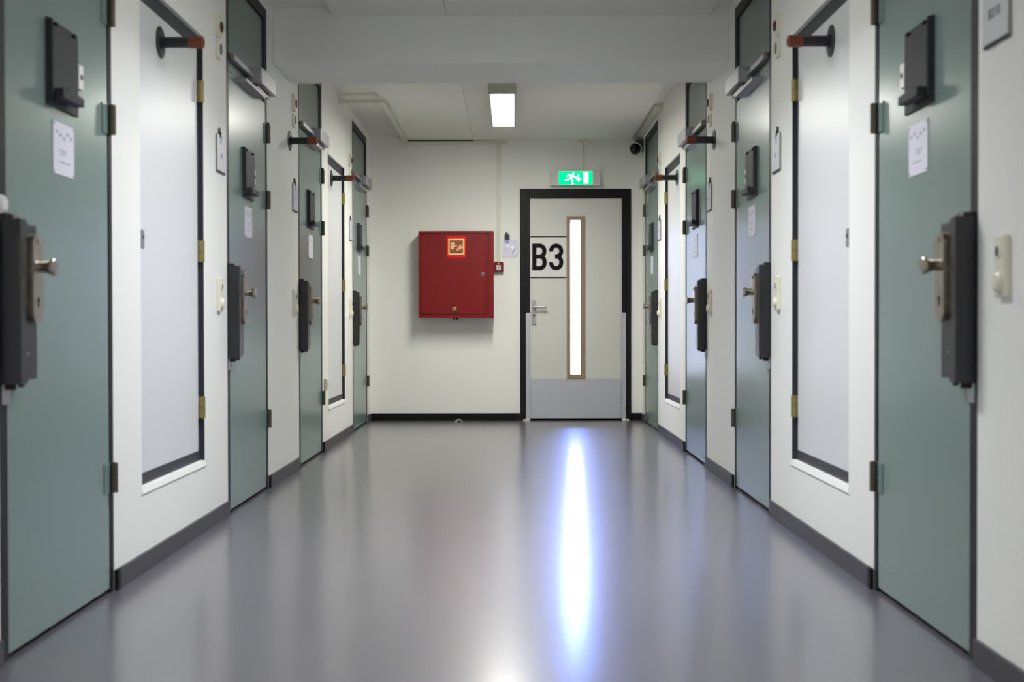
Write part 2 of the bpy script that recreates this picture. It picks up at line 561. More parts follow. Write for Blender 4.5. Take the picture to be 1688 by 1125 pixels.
def cell_door(idx, side, k):
    T = side_T(side)
    y0, y1 = CELL[k]
    X = XL if side == 'left' else XR
    o = thing('door_%d' % idx, (X, y0, 0), kind='structure')
    tag(o, '%s sage green steel cell door with charcoal frame on the %s wall of the corridor' % (ORD[k], side), 'door', 'sage green cell doors')
    l0, l1 = y0 + 0.06, y1 - 0.036          # leaf edges
    # frame
    m = M(T)
    m.box((y0, y0 + 0.055), (-0.15, -0.001), (0, ZDOOR), FRAME)
    m.box((y1 - 0.03, y1), (-0.15, -0.001), (0, ZDOOR), FRAME)
    m.box((y0 + 0.055, y1 - 0.03), (-0.15, -0.001), (2.61, ZDOOR), FRAME)
    m.box((y0 + 0.055, y1 - 0.03), (-0.15, -0.07), (0, 0.02), DARK)
    m.box((y0 + 0.055, y1 - 0.03), (-0.15, -0.05), (0.02, 2.61), DARK)
    m.build('door_frame', o)
    # transom
    m = M(T)
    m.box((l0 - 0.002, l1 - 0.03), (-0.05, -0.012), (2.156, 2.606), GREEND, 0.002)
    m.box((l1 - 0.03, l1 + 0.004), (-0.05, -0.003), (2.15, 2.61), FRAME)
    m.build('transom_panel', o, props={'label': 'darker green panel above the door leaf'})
    # leaf
    m = M(T)
    m.box((l0, l1), (-0.049, -0.003), (0.014, 2.148), GREEN, 0.003)
    leaf = m.build('door_leaf', o)
    # hinges
    for zc, cap in ((1.978, True), (1.61, False), (0.393, False)):
        m = M(T)
        hy = l1 + 0.004
        m.cyl((hy, 0.012, zc - 0.05), (hy, 0.012, zc - 0.001), 0.0135, BRONZE, 14)
        m.cyl((hy, 0.012, zc + 0.001), (hy, 0.012, zc + 0.05), 0.0135, BRONZE, 14)
        m.cyl((hy, 0.012, zc - 0.05), (hy, 0.012, zc + (0.063 if cap else 0.052)), 0.008, FRAME, 10)
        m.box((hy + 0.004, hy + 0.022), (-0.002, 0.004), (zc - 0.05, zc + 0.05), BRONZE)
        h = m.build('hinge', o)
        m = M(T)
        m.box((hy - 0.06, hy - 0.006), (-0.004, 0.002), (zc - 0.05, zc + 0.05), GREEN, 0.001)
        m.build('hinge_leaf', h, props={'label': 'green painted hinge leaf'})
    # inspection hatch
    h0 = y0 + 0.35
    m = M(T)
    m.box((h0, h0 + 0.25), (-0.004, 0.004), (1.568, 1.824), HATCH, 0.002)
    m.box((h0, h0 + 0.006), (0.003, 0.017), (1.585, 1.82), HATCH, 0.001)
    for a in (h0 + 0.045, h0 + 0.195):
        m.cyl((a, 0.003, 1.81), (a, 0.016, 1.81), 0.007, DARK, 10)
    hatch = m.build('inspection_hatch', o, props={'label': 'dark grey steel inspection hatch'})
    m = M(T)
    m.box((h0 + 0.006, h0 + 0.205), (0.004, 0.018), (1.605, 1.8), HATCH, 0.002)
    m.cyl((h0 + 0.11, 0.017, 1.628), (h0 + 0.11, 0.021, 1.628), 0.006, DARK, 10)
    m.build('hatch_cover', hatch)
    m = M(T)
    m.box((h0 + 0.012, h0 + 0.187), (0.012, 0.045), (1.587, 1.616), HATCH, 0.003)
    m.build('hatch_ledge', hatch)
    m = M(T)
    m.box((h0 + 0.255, h0 + 0.297), (-0.004, 0.004), (1.66, 1.738), WHITEP, 0.002)
    m.cyl((h0 + 0.278, 0.003, 1.7), (h0 + 0.278, 0.0065, 1.7), 0.009, BLACK, 10)
    m.build('latch_plate', hatch, props={'label': 'white latch plate'})
    notice(T, y0 + 0.398, y0 + 0.57, 1.37, 1.528, -0.0035, o)
    # lock case
    m = M(T)
    m.box((y0 + 0.012, y0 + 0.055), (-0.003, 0.056), (0.752, 1.2), BLACK, 0.003)
    for c in (y0 + 0.022, y0 + 0.034, y0 + 0.046):
        m.cyl((c, 0.035, 1.195), (c, 0.035, 1.209), 0.005, STEEL, 10)
    m.cyl((y0 + 0.03, 0.02, 0.738), (y0 + 0.03, 0.02, 0.756), 0.014, DARK, 12)
    m.cyl((y0 + 0.05, 0.04, 0.744), (y0 + 0.05, 0.04, 0.756), 0.008, DARK, 12)
    m.box((y0 + 0.02, y0 + 0.055), (-0.003, 0.03), (1.199, 1.212), BLACK, 0.002)
    lock = m.build('lock_case', o, props={'label': 'black steel lock case'})
    m = M(T)
    m.box((y0 + 0.055, y0 + 0.137), (-0.003, 0.05), (0.764, 1.188), BLACK, 0.002)
    m.box((y0 + 0.0545, y0 + 0.066), (0.045, 0.054), (0.756, 1.196), BLACK, 0.002)
    for c in (1.145, 1.06, 0.975, 0.835):
        m.cyl((y0 + 0.06, 0.053, c), (y0 + 0.06, 0.057, c), 0.0045, STEEL, 10)
    m.build('lock_cover', lock)
    m = M(T)
    e0, e1, ez0, ez1 = y0 + 0.068, y0 + 0.136, 0.918, 1.162
    r = 0.028
    out = arc(e0 + r, ez1 - r, r, r, 180, 90) + arc(e1 - r, ez1 - r, r, r, 90, 0) + arc(e1 - r, ez0 + r, r, r, 0, -90) + arc(e0 + r, ez0 + r, r, r, -90, -180)
    m.poly(out, 0.049, 0.068, lambda a, b, t: (a, t, b), STEEL)
    m.cyl((y0 + 0.102, 0.067, 0.982), (y0 + 0.102, 0.0695, 0.982), 0.007, DARK, 12)
    m.box((y0 + 0.0985, y0 + 0.1055), (0.067, 0.0693), (0.962, 0.982), DARK)
    m.cyl((y0 + 0.102, 0.067, 1.145), (y0 + 0.102, 0.072, 1.145), 0.008, STEEL, 12)
    m.build('escutcheon', lock, props={'label': 'brushed steel escutcheon with keyhole'})
    m = M(T)
    kz = 1.072
    m.lathe((y0 + 0.1, 0.061, kz), (0, 1, 0), [(0, 0.021), (0.004, 0.021), (0.008, 0.0155), (0.022, 0.0155), (0.034, 0.0175), (0.042, 0.021), (0.047, 0.024), (0.054, 0.024), (0.056, 0.0215)], STEEL, 24)
    m.build('door_knob', lock, props={'label': 'flared steel door knob'})
    m = M(T)
    m.box((y0 + 0.022, y0 + 0.07), (-0.004, 0.003), (0.698, 0.775), ALUP, 0.001)
    m.build('strike_plate', o, props={'label': 'small grey plate under the lock case'})
    # closer
    m = M(T)
    m.box((y0 + 0.505, y0 + 0.88), (-0.012, 0.068), (2.174, 2.26), ALU, 0.004)
    clo = m.build('door_closer', o, props={'label': 'grey aluminium door closer'})
    m = M(T)
    m.box((y0 + 0.225, y0 + 0.685), (-0.004, 0.05), (2.128, 2.146), ALU, 0.003)
    m.build('closer_rail', clo)
    m = M(T)
    m.box((y0 + 0.072, y0 + 0.52), (-0.004, 0.022), (2.205, 2.232), ALU, 0.003)
    m.box((y0 + 0.068, y0 + 0.074), (-0.004, 0.024), (2.203, 2.234), STEEL)
    m.build('closer_track', clo)
    m = M(T)
    m.poly([(y0 + 0.53, 2.158), (y0 + 0.84, 2.153), (y0 + 0.84, 2.162), (y0 + 0.53, 2.167)], 0.022, 0.04, lambda a, b, t: (a, t, b), STEEL)
    m.cyl((y0 + 0.82, 0.031, 2.155), (y0 + 0.82, 0.031, 2.176), 0.012, STEEL, 12)
    m.cyl((y0 + 0.56, 0.031, 2.14), (y0 + 0.56, 0.031, 2.166), 0.01, STEEL, 12)
    m.build('closer_arm', clo)
    return o


def chase_door(idx, side, k):
    T = side_T(side)
    y0, y1 = CHASE[k]
    X = XL if side == 'left' else XR
    z0, z1 = CZ
    o = thing('door_%d' % idx, (X, y0, z0), kind='structure')
    tag(o, '%s white service hatch door with dark recessed frame in the %s wall' % (('nearer', 'farther')[k], side), 'door', 'white service hatch doors')
    m = M(T)
    d0, d1 = -0.14, -REC
    m.box((y0, y0 + 0.055), (d0, d1), (z0, z1), CFRAME)
    m.box((y1 - 0.03, y1), (d0, d1), (z0, z1), CFRAME)
    m.box((y0 + 0.055, y1 - 0.03), (d0, d1), (z1 - 0.06, z1), CFRAME)
    m.box((y0 + 0.055, y1 - 0.03), (d0, d1), (z0, z0 + 0.045), CFRAME)
    m.box((y0 + 0.05, y1 - 0.025), (d0, d0 + 0.03), (z0, z1), DARK)
    # thin dark lining on the reveals
    m.box((y1 - 0.004, y1), (d1, -0.001), (z0, z1), CFRAME)
    m.build('door_frame', o)
    l0, l1 = y0 + 0.06, y1 - 0.034
    m = M(T)
    m.box((l0, l1), (-0.06, -REC + 0.001), (z0 + 0.044, z1 - 0.062), LEAFW, 0.002)
    m.build('door_leaf', o)
    for zc in (1.945, 1.24, 0.55):
        m = M(T)
        hy = l1 + 0.006
        m.cyl((hy, -0.004, zc - 0.047), (hy, -0.004, zc - 0.001), 0.0145, BRASS, 14)
        m.cyl((hy, -0.004, zc + 0.001), (hy, -0.004, zc + 0.047), 0.0145, BRASS, 14)
        m.box((hy + 0.005, hy + 0.02), (-REC - 0.001, -REC + 0.005), (zc - 0.047, zc + 0.047), BRASS)
        m.box((hy - 0.03, hy - 0.005), (-REC - 0.001, -REC + 0.0025), (zc - 0.047, zc + 0.047), LEAFW)
        m.build('hinge', o, props={'label': 'brass hinge'})
    m = M(T)
    m.box((l0 + 0.004, l0 + 0.036), (-REC, -REC + 0.006), (1.203, 1.272), ALU, 0.003)
    m.cyl((l0 + 0.02, -REC + 0.005, 1.245), (l0 + 0.02, -REC + 0.008, 1.245), 0.008, BLACK, 12)
    m.build('lock_plate', o, props={'label': 'small steel lock plate with keyhole'})
    return o


n = 0
for side in ('left', 'right'):
    for k in range(4):
        n += 1
        cell_door(n, side, k)
for side in ('left', 'right'):
    for k in range(2):
        n += 1
        chase_door(n, side, k)


# ------------------------------------------------------------------ wall fittings beside each cell door
def alarm_unit(side, k):
    T = side_T(side)
    y0 = CELL[k][0]
    X = XL if side == 'left' else XR
    a, b = y0 - 0.225, y0 - 0.15
    o = thing('alarm_unit', T(a, 0, 2.3), 'cream alarm unit with dark red lens high beside the %s %s cell door' % (ORD[k], side), 'alarm', 'cream alarm units with red lens')
    m = M(T)
    pts = [(a, 2.35), (b, 2.35)] + arc(b - 0.02, 2.275, 0.02, 0.025, 0, -90, 5) + arc(a + 0.02, 2.275, 0.02, 0.025, -90, -180, 5)
    m.poly(pts, -0.001, 0.022, lambda p, q, t: (p, t, q), CREAM)
    m.build('alarm_body', o)
    m = M(T)
    m.lathe((b - 0.035, 0.021, 2.297), (0, 1, 0), [(0, 0.026), (0.005, 0.025), (0.009, 0.019), (0.011, 0.008), (0.0112, 0.001)], REDL, 18)
    m.build('alarm_lens', o, props={'label': 'dark red lens'})


def key_switch(side, k):
    T = side_T(side)
    y0 = CELL[k][0]
    a, b = y0 - 0.2, y0 - 0.135
    o = thing('key_switch', T(a, 0, 2.19), 'cream key switch with grey oval insert below the alarm of the %s %s door' % (ORD[k], side), 'switch', 'cream key switches')
    m = M(T)
    m.box((a, b), (-0.001, 0.014), (2.153, 2.233), CREAM, 0.006)
    m.build('switch_plate', o)
    m = M(T)
    m.poly(arc((a + b) / 2 + 0.004, 2.198, 0.018, 0.026, 0, 345, 22), 0.0135, 0.019, lambda p, q, t: (p, t, q), GREYP)
    m.build('switch_insert', o, props={'label': 'grey oval insert'})


def sign_holder(side, k, text=None):
    T = side_T(side)
    y0 = CELL[k][0]
    a, b = y0 - 0.212, y0 - 0.05
    z0, z1 = 1.633, 1.8
    if text:
        lab = 'white cell number sign reading %s clipped on the right wall beside the nearest door' % text
    else:
        lab = 'white cell number sign under a black clip beside the %s %s cell door' % (ORD[k], side)
    o = thing('sign_holder', T(a, 0, 1.7), lab, 'sign', 'clipped cell number signs')
    m = M(T)
    m.box((a, b), (-0.001, 0.006), (z0, z1), ALU, 0.002)
    m.box((a - 0.001, b), (-0.001, 0.008), (z0 - 0.006, z0 + 0.001), HATCH, 0.001)
    m.box((a - 0.0015, a + 0.0005), (-0.001, 0.007), (z0 - 0.004, z1), GREYP, 0.0005)
    m.build('sign_back', o)
    m = M(T)
    m.box((a + 0.001, b), (0.006, 0.009), (z0 + 0.002, z1), PAPERB)
    t = 0.0095
    if text:
        # reads left to right for someone facing the wall
        cw, ch, gap, s = 0.014, 0.026, 0.005, 0.004
        tot = len(text) * cw + (len(text) - 1) * gap
        c0 = (a + b) / 2 + 0.004
        flip = -1.0 if side == 'right' else 1.0
        for i, ch_ in enumerate(text):
            x0 = -tot / 2 + i * (cw + gap)
            for q_, path in enumerate(glyph(ch_, cw, ch, s)):
                pts = [(c0 + flip * (x0 + px), 1.695 + py) for px, py in path]
                m.ribbon(pts, s, 0.0088 - 0.0001 * q_, t + 0.0002 * q_, lambda p, q, tt: (p, tt, q), INKD)
    else:
        c0 = (a + b) / 2
        for kx in (-0.02, -0.006, 0.008):
            m.box((c0 + kx, c0 + kx + 0.01), (0.0088, t), (1.695, 1.718), INK)
        m.box((c0 - 0.03, c0 + 0.0), (0.0088, t), (1.76, 1.785), INKB)
    m.build('sign_card', o)
    m = M(T)
    cx = a + 0.045
    m.box((cx, cx + 0.032), (0.0, 0.014), (z1 - 0.012, z1 + 0.016), BLACK, 0.003)
    m.box((cx + 0.003, cx + 0.029), (0.001, 0.01), (z1 + 0.014, z1 + 0.036), BLACK, 0.003)
    m.build('clip', o, props={'label': 'black clip'})


def call_panel(side, k):
    T = side_T(side)
    y0 = CELL[k][0]
    a, b = y0 - 0.21, y0 - 0.143
    o = thing('call_panel', T(a, 0, 1.05), 'tall cream wall panel with key slot and round push button beside the %s %s door' % (ORD[k], side), 'switch', 'cream call panels')
    m = M(T)
    m.box((a, b), (-0.001, 0.016), (0.978, 1.136), CREAM, 0.005)
    m.build('panel_body', o)
    c = (a + b) / 2
    m = M(T)
    m.lathe((c, 0.0155, 1.095), (0, 1, 0), [(0, 0.02), (0.003, 0.02), (0.004, 0.017), (0.0041, 0.001)], CREAM, 18)
    m.build('key_rosette', o)
    m = M(T)
    m.poly(arc(c + 0.002, 1.094, 0.007, 0.013, 0, 340, 14), 0.019, 0.021, lambda p, q, t: (p, t, q), DARK)
    m.build('key_slot', o, props={'label': 'dark key slot'})
    m = M(T)
    m.lathe((c, 0.0155, 1.015), (0, 1, 0), [(0, 0.026), (0.006, 0.026), (0.01, 0.02), (0.014, 0.018), (0.0145, 0.001)], CREAM, 20)
    m.build('push_button', o)


for side in ('left', 'right'):
    for k in range(4):
        if k == 0 and side == 'left':
            continue
        if k:
            alarm_unit(side, k)
            key_switch(side, k)
        sign_holder(side, k, 'B310' if (side == 'right' and k == 0) else None)
        call_panel(side, k)

# pipe stubs with rusty ends
for side in ('left', 'right'):
    for k, (y, z, nb, where) in enumerate(((4.806, 2.031, -REC + 0.001, 'on the nearer %s service hatch door'), (7.475, 2.05, 0.0, 'on the %s wall between two cell doors'), (9.31, 2.042, -REC + 0.001, 'on the farther %s service hatch door'))):
        T = side_T(side)
        o = thing('pipe_stub', T(y, nb, z), 'dark flanged pipe stub with rusty end ' + where % side, 'pipe', 'pipe stubs with rust coloured ends')
        m = M(T)
        m.lathe((y, nb - 0.001, z), (0, 1, 0), [(0, 0.0625), (0.004, 0.0625), (0.006, 0.059), (0.007, 0.03)], HATCH, 32)
        m.build('flange', o)
        m = M(T)
        m.lathe((y, nb + 0.005, z), (0, 1, 0), [(0, 0.026), (0.008, 0.026), (0.01, 0.0215), (0.118, 0.0215)], IRON, 20)
        m.build('pipe', o)
        m = M(T)
        m.lathe((y, nb + 0.115, z), (0, 1, 0), [(0, 0.0235), (0.05, 0.0235), (0.056, 0.0225), (0.0565, 0.012), (0.05, 0.0115), (0.05, 0.001)], COPPER, 20)
        m.build('pipe_end', o, props={'label': 'rust coloured pipe end'})

# low white socket beside the third left door
T = side_T('left')
o = thing('wall_socket', T(8.8, 0, 0.48), 'small white socket low on the left wall beyond the third cell door', 'socket')
m = M(T)
m.box((8.79, 8.87), (-0.001, 0.022), (0.44, 0.53), CREAM, 0.006)
m.build('socket_plate', o)
m = M(T)
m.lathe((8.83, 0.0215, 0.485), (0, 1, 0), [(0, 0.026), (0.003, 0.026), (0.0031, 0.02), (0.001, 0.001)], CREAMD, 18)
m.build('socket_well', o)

# pale rounded knob cut by the frame's edge
o = thing('round_knob', T(3.16, 0, 1.215), 'blurred pale rounded wall knob cut by the frame edge beside the nearest left cell door', 'knob')
m = M(T)
m.lathe((3.16, -0.001, 1.228), (0, 1, 0), [(0, 0.016), (0.02, 0.014), (0.03, 0.022), (0.046, 0.024), (0.054, 0.018), (0.0545, 0.001)], WHITEP, 18)
m.build('knob_head', o)
m = M(T)
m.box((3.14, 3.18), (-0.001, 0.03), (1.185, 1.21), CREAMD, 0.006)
m.build('knob_base', o)


# ------------------------------------------------------------------ far wall
def PB(t0):
    """far wall plane: x, z, t measured out of the wall towards the camera"""
    return lambda a, b, t: (a, YB - t0 - t, b)


# red hose cabinet
cx0, cx1, cz0, cz1, cd = -0.891, -0.184, 0.985, 1.801, 0.22
o = thing('fire_hose_cabinet', ((cx0 + cx1) / 2, YB, cz0), 'large red steel fire hose cabinet hanging on the far wall', 'cabinet')
m = M()
m.box((cx0 + 0.001, cx1 - 0.001), (YB - cd + 0.02, YB), (cz0 + 0.001, cz1 - 0.001), RED, 0.004)
m.box((cx0, cx1), (YB - cd, YB - cd + 0.03), (cz1 - 0.024, cz1), RED, 0.003)
m.box((cx0, cx1), (YB - cd, YB - cd + 0.03), (cz0, cz0 + 0.03), RED, 0.003)
m.box((cx0, cx0 + 0.022), (YB - cd, YB - cd + 0.03), (cz0 + 0.03, cz1 - 0.024), RED, 0.002)
m.box((cx1 - 0.046, cx1), (YB - cd, YB - cd + 0.03), (cz0 + 0.03, cz1 - 0.024), RED, 0.002)
m.build('cabinet_body', o)
m = M()
m.box((cx0 + 0.024, cx1 - 0.076), (YB - cd + 0.002, YB - cd + 0.024), (cz0 + 0.033, cz1 - 0.027), RED, 0.003)
dr = m.build('cabinet_door', o)
m = M()
m.lathe((-0.286, YB - cd + 0.004, 1.396), (0, -1, 0), [(0, 0.019), (0.006, 0.018), (0.008, 0.013), (0.0081, 0.001)], GREYP, 18)
m.cyl((-0.286, YB - cd - 0.003, 1.396), (-0.286, YB - cd - 0.006, 1.396), 0.007, DARK, 10)
m.build('door_lock', dr, props={'label': 'round grey lock'})
m = M()
m.lathe((-0.554, YB - cd + 0.004, 1.065), (0, -1, 0), [(0, 0.024), (0.006, 0.022), (0.01, 0.012), (0.02, 0.015), (0.026, 0.012), (0.0265, 0.001)], BRASS, 20)
m.build('door_knob', dr, props={'label': 'brass knob'})
m = M()
P = PB(cd)
sx0, sx1, sz0, sz1 = -0.623, -0.446, 1.552, 1.756
m.box((sx0, sx1), (YB - cd - 0.001, YB - cd + 0.003), (sz0, sz1), REDB)
f0, f1, g0, g1 = sx0 + 0.014, sx1 - 0.012, sz0 + 0.026, sz1 - 0.028
m.box((f0, f1), (YB - cd - 0.002, YB - cd), (g0, g1), SIGNC)
m.box((f0 + 0.013, f1 - 0.013), (YB - cd - 0.003, YB - cd), (g0 + 0.013, g1 - 0.013), SIGNB)
# hose reel and flames
m.box((f0 + 0.022, f0 + 0.06), (YB - cd - 0.004, YB - cd), (g0 + 0.075, g0 + 0.115), SIGNC)
m.box((f0 + 0.026, f0 + 0.05), (YB - cd - 0.004, YB - cd), (g0 + 0.052, g0 + 0.078), SIGNC)
for zz in (0.083, 0.093, 0.103):
    m.box((f0 + 0.022, f0 + 0.06), (YB - cd - 0.0045, YB - cd), (g0 + zz, g0 + zz + 0.002), SIGNB)
m.ribbon([(f0 + 0.06, g0 + 0.08), (f0 + 0.082, g0 + 0.084)], 0.006, 0.0, 0.004, P, SIGNC)
for i in range(4):
    bx = f0 + 0.078 + i * 0.014
    bz = g0 + 0.03 + i * 0.006
    m.ribbon([(bx, bz + 0.03), (bx + 0.006, bz + 0.012), (bx + 0.02, bz + 0.03), (bx + 0.026, bz + 0.058)], 0.006, 0.0, 0.004, P, SIGNC)
m.build('hose_sign', o, props={'label': 'bright red square sign with cream hose and flame picture'})
for x in (-0.56, -0.53):
    m = M()
    m.cyl((x, YB - cd + 0.06, cz0 + 0.004), (x, YB - cd + 0.06, cz0 - 0.018), 0.009, IRON, 12)
    m.build('drain_stub', o)

# manual call point
o = thing('fire_call_point', (-0.139, YB, 1.47), 'small red fire call point between the red cabinet and the B3 door frame', 'alarm')
m = M()
m.box((-0.183, -0.095), (YB - 0.05, YB + 0.001), (1.425, 1.52), RED, 0.006)
m.build('call_point_body', o)
m = M()
m.box((-0.159, -0.119), (YB - 0.053, YB - 0.049), (1.443, 1.487), WHITEP, 0.001)
m.box((-0.1405, -0.1375), (YB - 0.0535, YB - 0.05), (1.446, 1.484), RED)
m.box((-0.157, -0.121), (YB - 0.0537, YB - 0.05), (1.4635, 1.4665), RED)
m.cyl((-0.139, YB - 0.055, 1.465), (-0.139, YB - 0.05, 1.465), 0.005, LETTER, 10)
m.poly([(-0.147, 1.496), (-0.131, 1.496), (-0.139, 1.512)], 0.05, 0.053, PB(0), WHITEP)
m.build('call_point_window', o, props={'label': 'white pane with a dark cross and arrow'})

# trunking that feeds it
m = M()
m.box((-0.154, -0.12), (YB - 0.018, YB), (1.519, 2.645), TRUNK, 0.002)
tag(m.build('cable_conduit', origin=(-0.137, YB, 1.52)), 'thin white vertical conduit on the far wall dropping to the red call point', 'conduit')
m = M()
m.box((-1.05, -0.05), (YB - 0.02, YB), (2.645, 2.676), TRUNK, 0.002)
tag(m.build('cable_trunking', origin=(-0.55, YB, 2.66)), 'white horizontal trunking along the top of the far wall', 'trunking')
o = M()
o.box((XL - 0.001, -1.0), (9.55, 9.6), (2.662, 2.69), TRUNK, 0.002)
tag(o.build('cable_trunking', origin=(-1.2, 9.57, 2.67)), 'short white trunking across the ceiling from the left wall behind the beam', 'trunking')
o = M()
o.box((-1.045, -1.005), (9.56, YB - 0.021), (2.664, 2.69), TRUNK, 0.002)
tag(o.build('cable_trunking', origin=(-1.03, 10.5, 2.67)), 'white trunking along the left ceiling edge running to the far wall', 'trunking')
o = thing('cable_trunking', (1.19, 10.8, 2.68), 'white trunking along the right ceiling edge ending at the security camera', 'trunking')
m = M()
m.box((1.175, XR + 0.001), (10.05, YB + 0.001), (2.698, ZC + 0.001), TRUNK, 0.003)
m.build('trunking_run', o)
m = M()
m.box((1.165, XR + 0.001), (10.03, 10.06), (2.692, ZC), TRUNK, 0.002)
m.build('end_cap', o)

# document pouch with clip
o = thing('document_pouch', (-0.03, YB, 1.65), 'clear document pouch with white paper hanging under a black clip left of the B3 door', 'pouch')
m = M()
m.box((-0.1, 0.04), (YB - 0.004, YB + 0.001), (1.572, 1.735), PAPER)
for (a, b, c) in ((-0.09, -0.02, 1.66), (-0.09, -0.05, 1.645), (-0.09, -0.06, 1.72)):
    m.box((a, b), (YB - 0.0045, YB - 0.003), (c, c + 0.004), INK)
m.build('paper', o)
m = M()
nx, nz = 10, 8
vv, ff = [], []
rnd = random.Random(3)
for i in range(nx + 1):
    for j in range(nz + 1):
        vv.append((-0.104 + 0.148 * i / nx, YB - 0.008 - 0.006 * rnd.random(), 1.565 + 0.176 * j / nz))
for i in range(nx):
    for j in range(nz):
        q = i * (nz + 1) + j
        ff.append([q, q + nz + 1, q + nz + 2, q + 1])
m.add(vv, ff, FILM)
m.build('plastic_sleeve', o)
m = M()
m.box((-0.082, -0.035), (YB - 0.022, YB + 0.001), (1.735, 1.782), BLACK, 0.004)
m.cyl((-0.062, YB - 0.02, 1.79), (-0.062, YB - 0.008, 1.79), 0.013, BLACK, 14)
m.build('clip', o, props={'label': 'black clip'})
m = M()
m.box((-0.078, -0.04), (YB - 0.018, YB - 0.002), (1.705, 1.736), INKB, 0.003)
m.build('clip_tab', o, props={'label': 'blue tab under the clip'})

# exit sign
ex0, ex1, ez0, ez1, ed = 0.355, 0.832, 2.243, 2.388, 0.07
o = thing('exit_sign', ((ex0 + ex1) / 2, YB, ez0), 'lit green emergency exit sign with running figure above the B3 door', 'sign')
m = M()
m.box((ex0, ex1), (YB - ed, YB + 0.001), (ez0, ez1), HOUSE, 0.004)
m.build('sign_housing', o)
m = M()
gx0, gx1 = 0.434, 0.756
m.box((gx0, gx1), (YB - ed - 0.002, YB - ed + 0.001), (ez0 + 0.01, ez1 - 0.008), EMGREEN)
m.build('sign_face', o, props={'label': 'lit green face'})
m = M()
P = PB(ed + 0.002)
# running figure
hx, hz = 0.575, 2.355
m.poly(arc(hx, hz, 0.011, 0.011, 0, 345, 14), 0, 0.002, P, EMWHITE)
m.ribbon([(0.565, 2.342), (0.545, 2.31)], 0.024, 0, 0.002, P, EMWHITE)                      # torso
m.ribbon([(0.563, 2.342), (0.53, 2.347), (0.512, 2.328)], 0.011, 0, 0.002, P, EMWHITE)     # rear arm
m.ribbon([(0.565, 2.338), (0.588, 2.32), (0.602, 2.328)], 0.011, 0, 0.002, P, EMWHITE)     # front arm
m.ribbon([(0.547, 2.312), (0.525, 2.298), (0.488, 2.297)], 0.013, 0, 0.002, P, EMWHITE)    # rear leg
m.ribbon([(0.547, 2.312), (0.566, 2.29), (0.562, 2.262), (0.576, 2.262)], 0.013, 0, 0.002, P, EMWHITE)
# arrow down
m.ribbon([(0.622, 2.35), (0.622, 2.305)], 0.014, 0, 0.002, P, EMWHITE)
m.poly([(0.594, 2.31), (0.65, 2.31), (0.622, 2.278)], 0, 0.002, P, EMWHITE)
# doorway
m.box((0.668, 0.716), (YB - ed - 0.004, YB - ed - 0.001), (2.262, 2.37), EMWHITE)
m.build('pictogram', o, props={'label': 'white running figure, arrow and doorway'})
o = thing('junction_box', (0.667, YB, 2.67), 'small cream junction box at the ceiling above the exit sign', 'box')
m = M()
m.box((0.617, 0.716), (YB - 0.04, YB + 0.001), (2.655, 2.7), CREAM, 0.004)
m.build('box_body', o)
m = M()
m.cyl((0.676, YB - 0.008, ez1 - 0.002), (0.676, YB - 0.008, 2.658), 0.0055, TRUNK, 10)
m.build('feed_cable', o, props={'label': 'thin pale cable down to the exit sign'})

# security camera
o = thing('security_camera', (1.16, YB, 2.6), 'small round black lensed security camera in the far right corner under the ceiling', 'camera')
m = M()
m.lathe((1.155, YB - 0.08, 2.582), (0, -1, -0.05), [(0, 0.04), (0.004, 0.058), (0.05, 0.064), (0.07, 0.063), (0.074, 0.058), (0.072, 0.052)], WHITEP, 28)
m.build('camera_housing', o)
m = M()
m.lathe((1.155, YB - 0.15, 2.579), (0, -1, -0.05), [(0, 0.054), (0.006, 0.052), (0.02, 0.042), (0.029, 0.025), (0.032, 0.002)], LENSB, 28)
m.build('camera_lens', o, props={'label': 'black domed lens'})
m = M()
m.box((1.165, 1.235), (YB - 0.09, YB + 0.001), (2.565, 2.672), BRONZE, 0.006)
m.cyl((1.165, YB - 0.06, 2.62), (1.165, YB - 0.06, 2.688), 0.016, TRUNK, 12)
m.build('camera_bracket', o)

# ------------------------------------------------------------------ the B3 door
o = thing('door_13', ((FX0 + FX1) / 2, YB, 0), kind='structure')
tag(o, 'pale grey B3 door with tall narrow lit window and black frame in the far wall', 'door')
LX0, LX1 = 0.158, 1.04
m = M()
yf0, yf1 = YB - 0.02, YB + 0.2
m.box((FX0, LX0), (yf0, yf1), (0, FZ1), BLACKF, 0.003)
m.box((LX1, FX1), (yf0, yf1), (0, FZ1), BLACKF, 0.003)
m.box((LX0, LX1), (yf0, yf1), (2.128, FZ1), BLACKF, 0.003)
# raised inner stop of the frame
m.box((LX0 - 0.035, LX0), (yf0 - 0.012, yf0 + 0.01), (0, 2.165), BLACKF, 0.003)
m.box((LX1, LX1 + 0.035), (yf0 - 0.012, yf0 + 0.01), (0, 2.165), BLACKF, 0.003)
m.box((LX0, LX1), (yf0 - 0.012, yf0 + 0.01), (2.128, 2.165), BLACKF, 0.003)
for x in (FX0 + 0.022, FX1 - 0.022):
    for z in (0.15, 0.45, 0.75, 1.0, 1.3, 1.55, 1.85):
        m.cyl((x, yf0 + 0.001, z), (x, yf0 - 0.003, z), 0.006, HATCH, 8)
for x in (0.3, 0.55, 0.8):
    m.cyl((x, yf0 + 0.001, 2.195), (x, yf0 - 0.003, 2.195), 0.005, HATCH, 8)
m.build('door_frame', o)
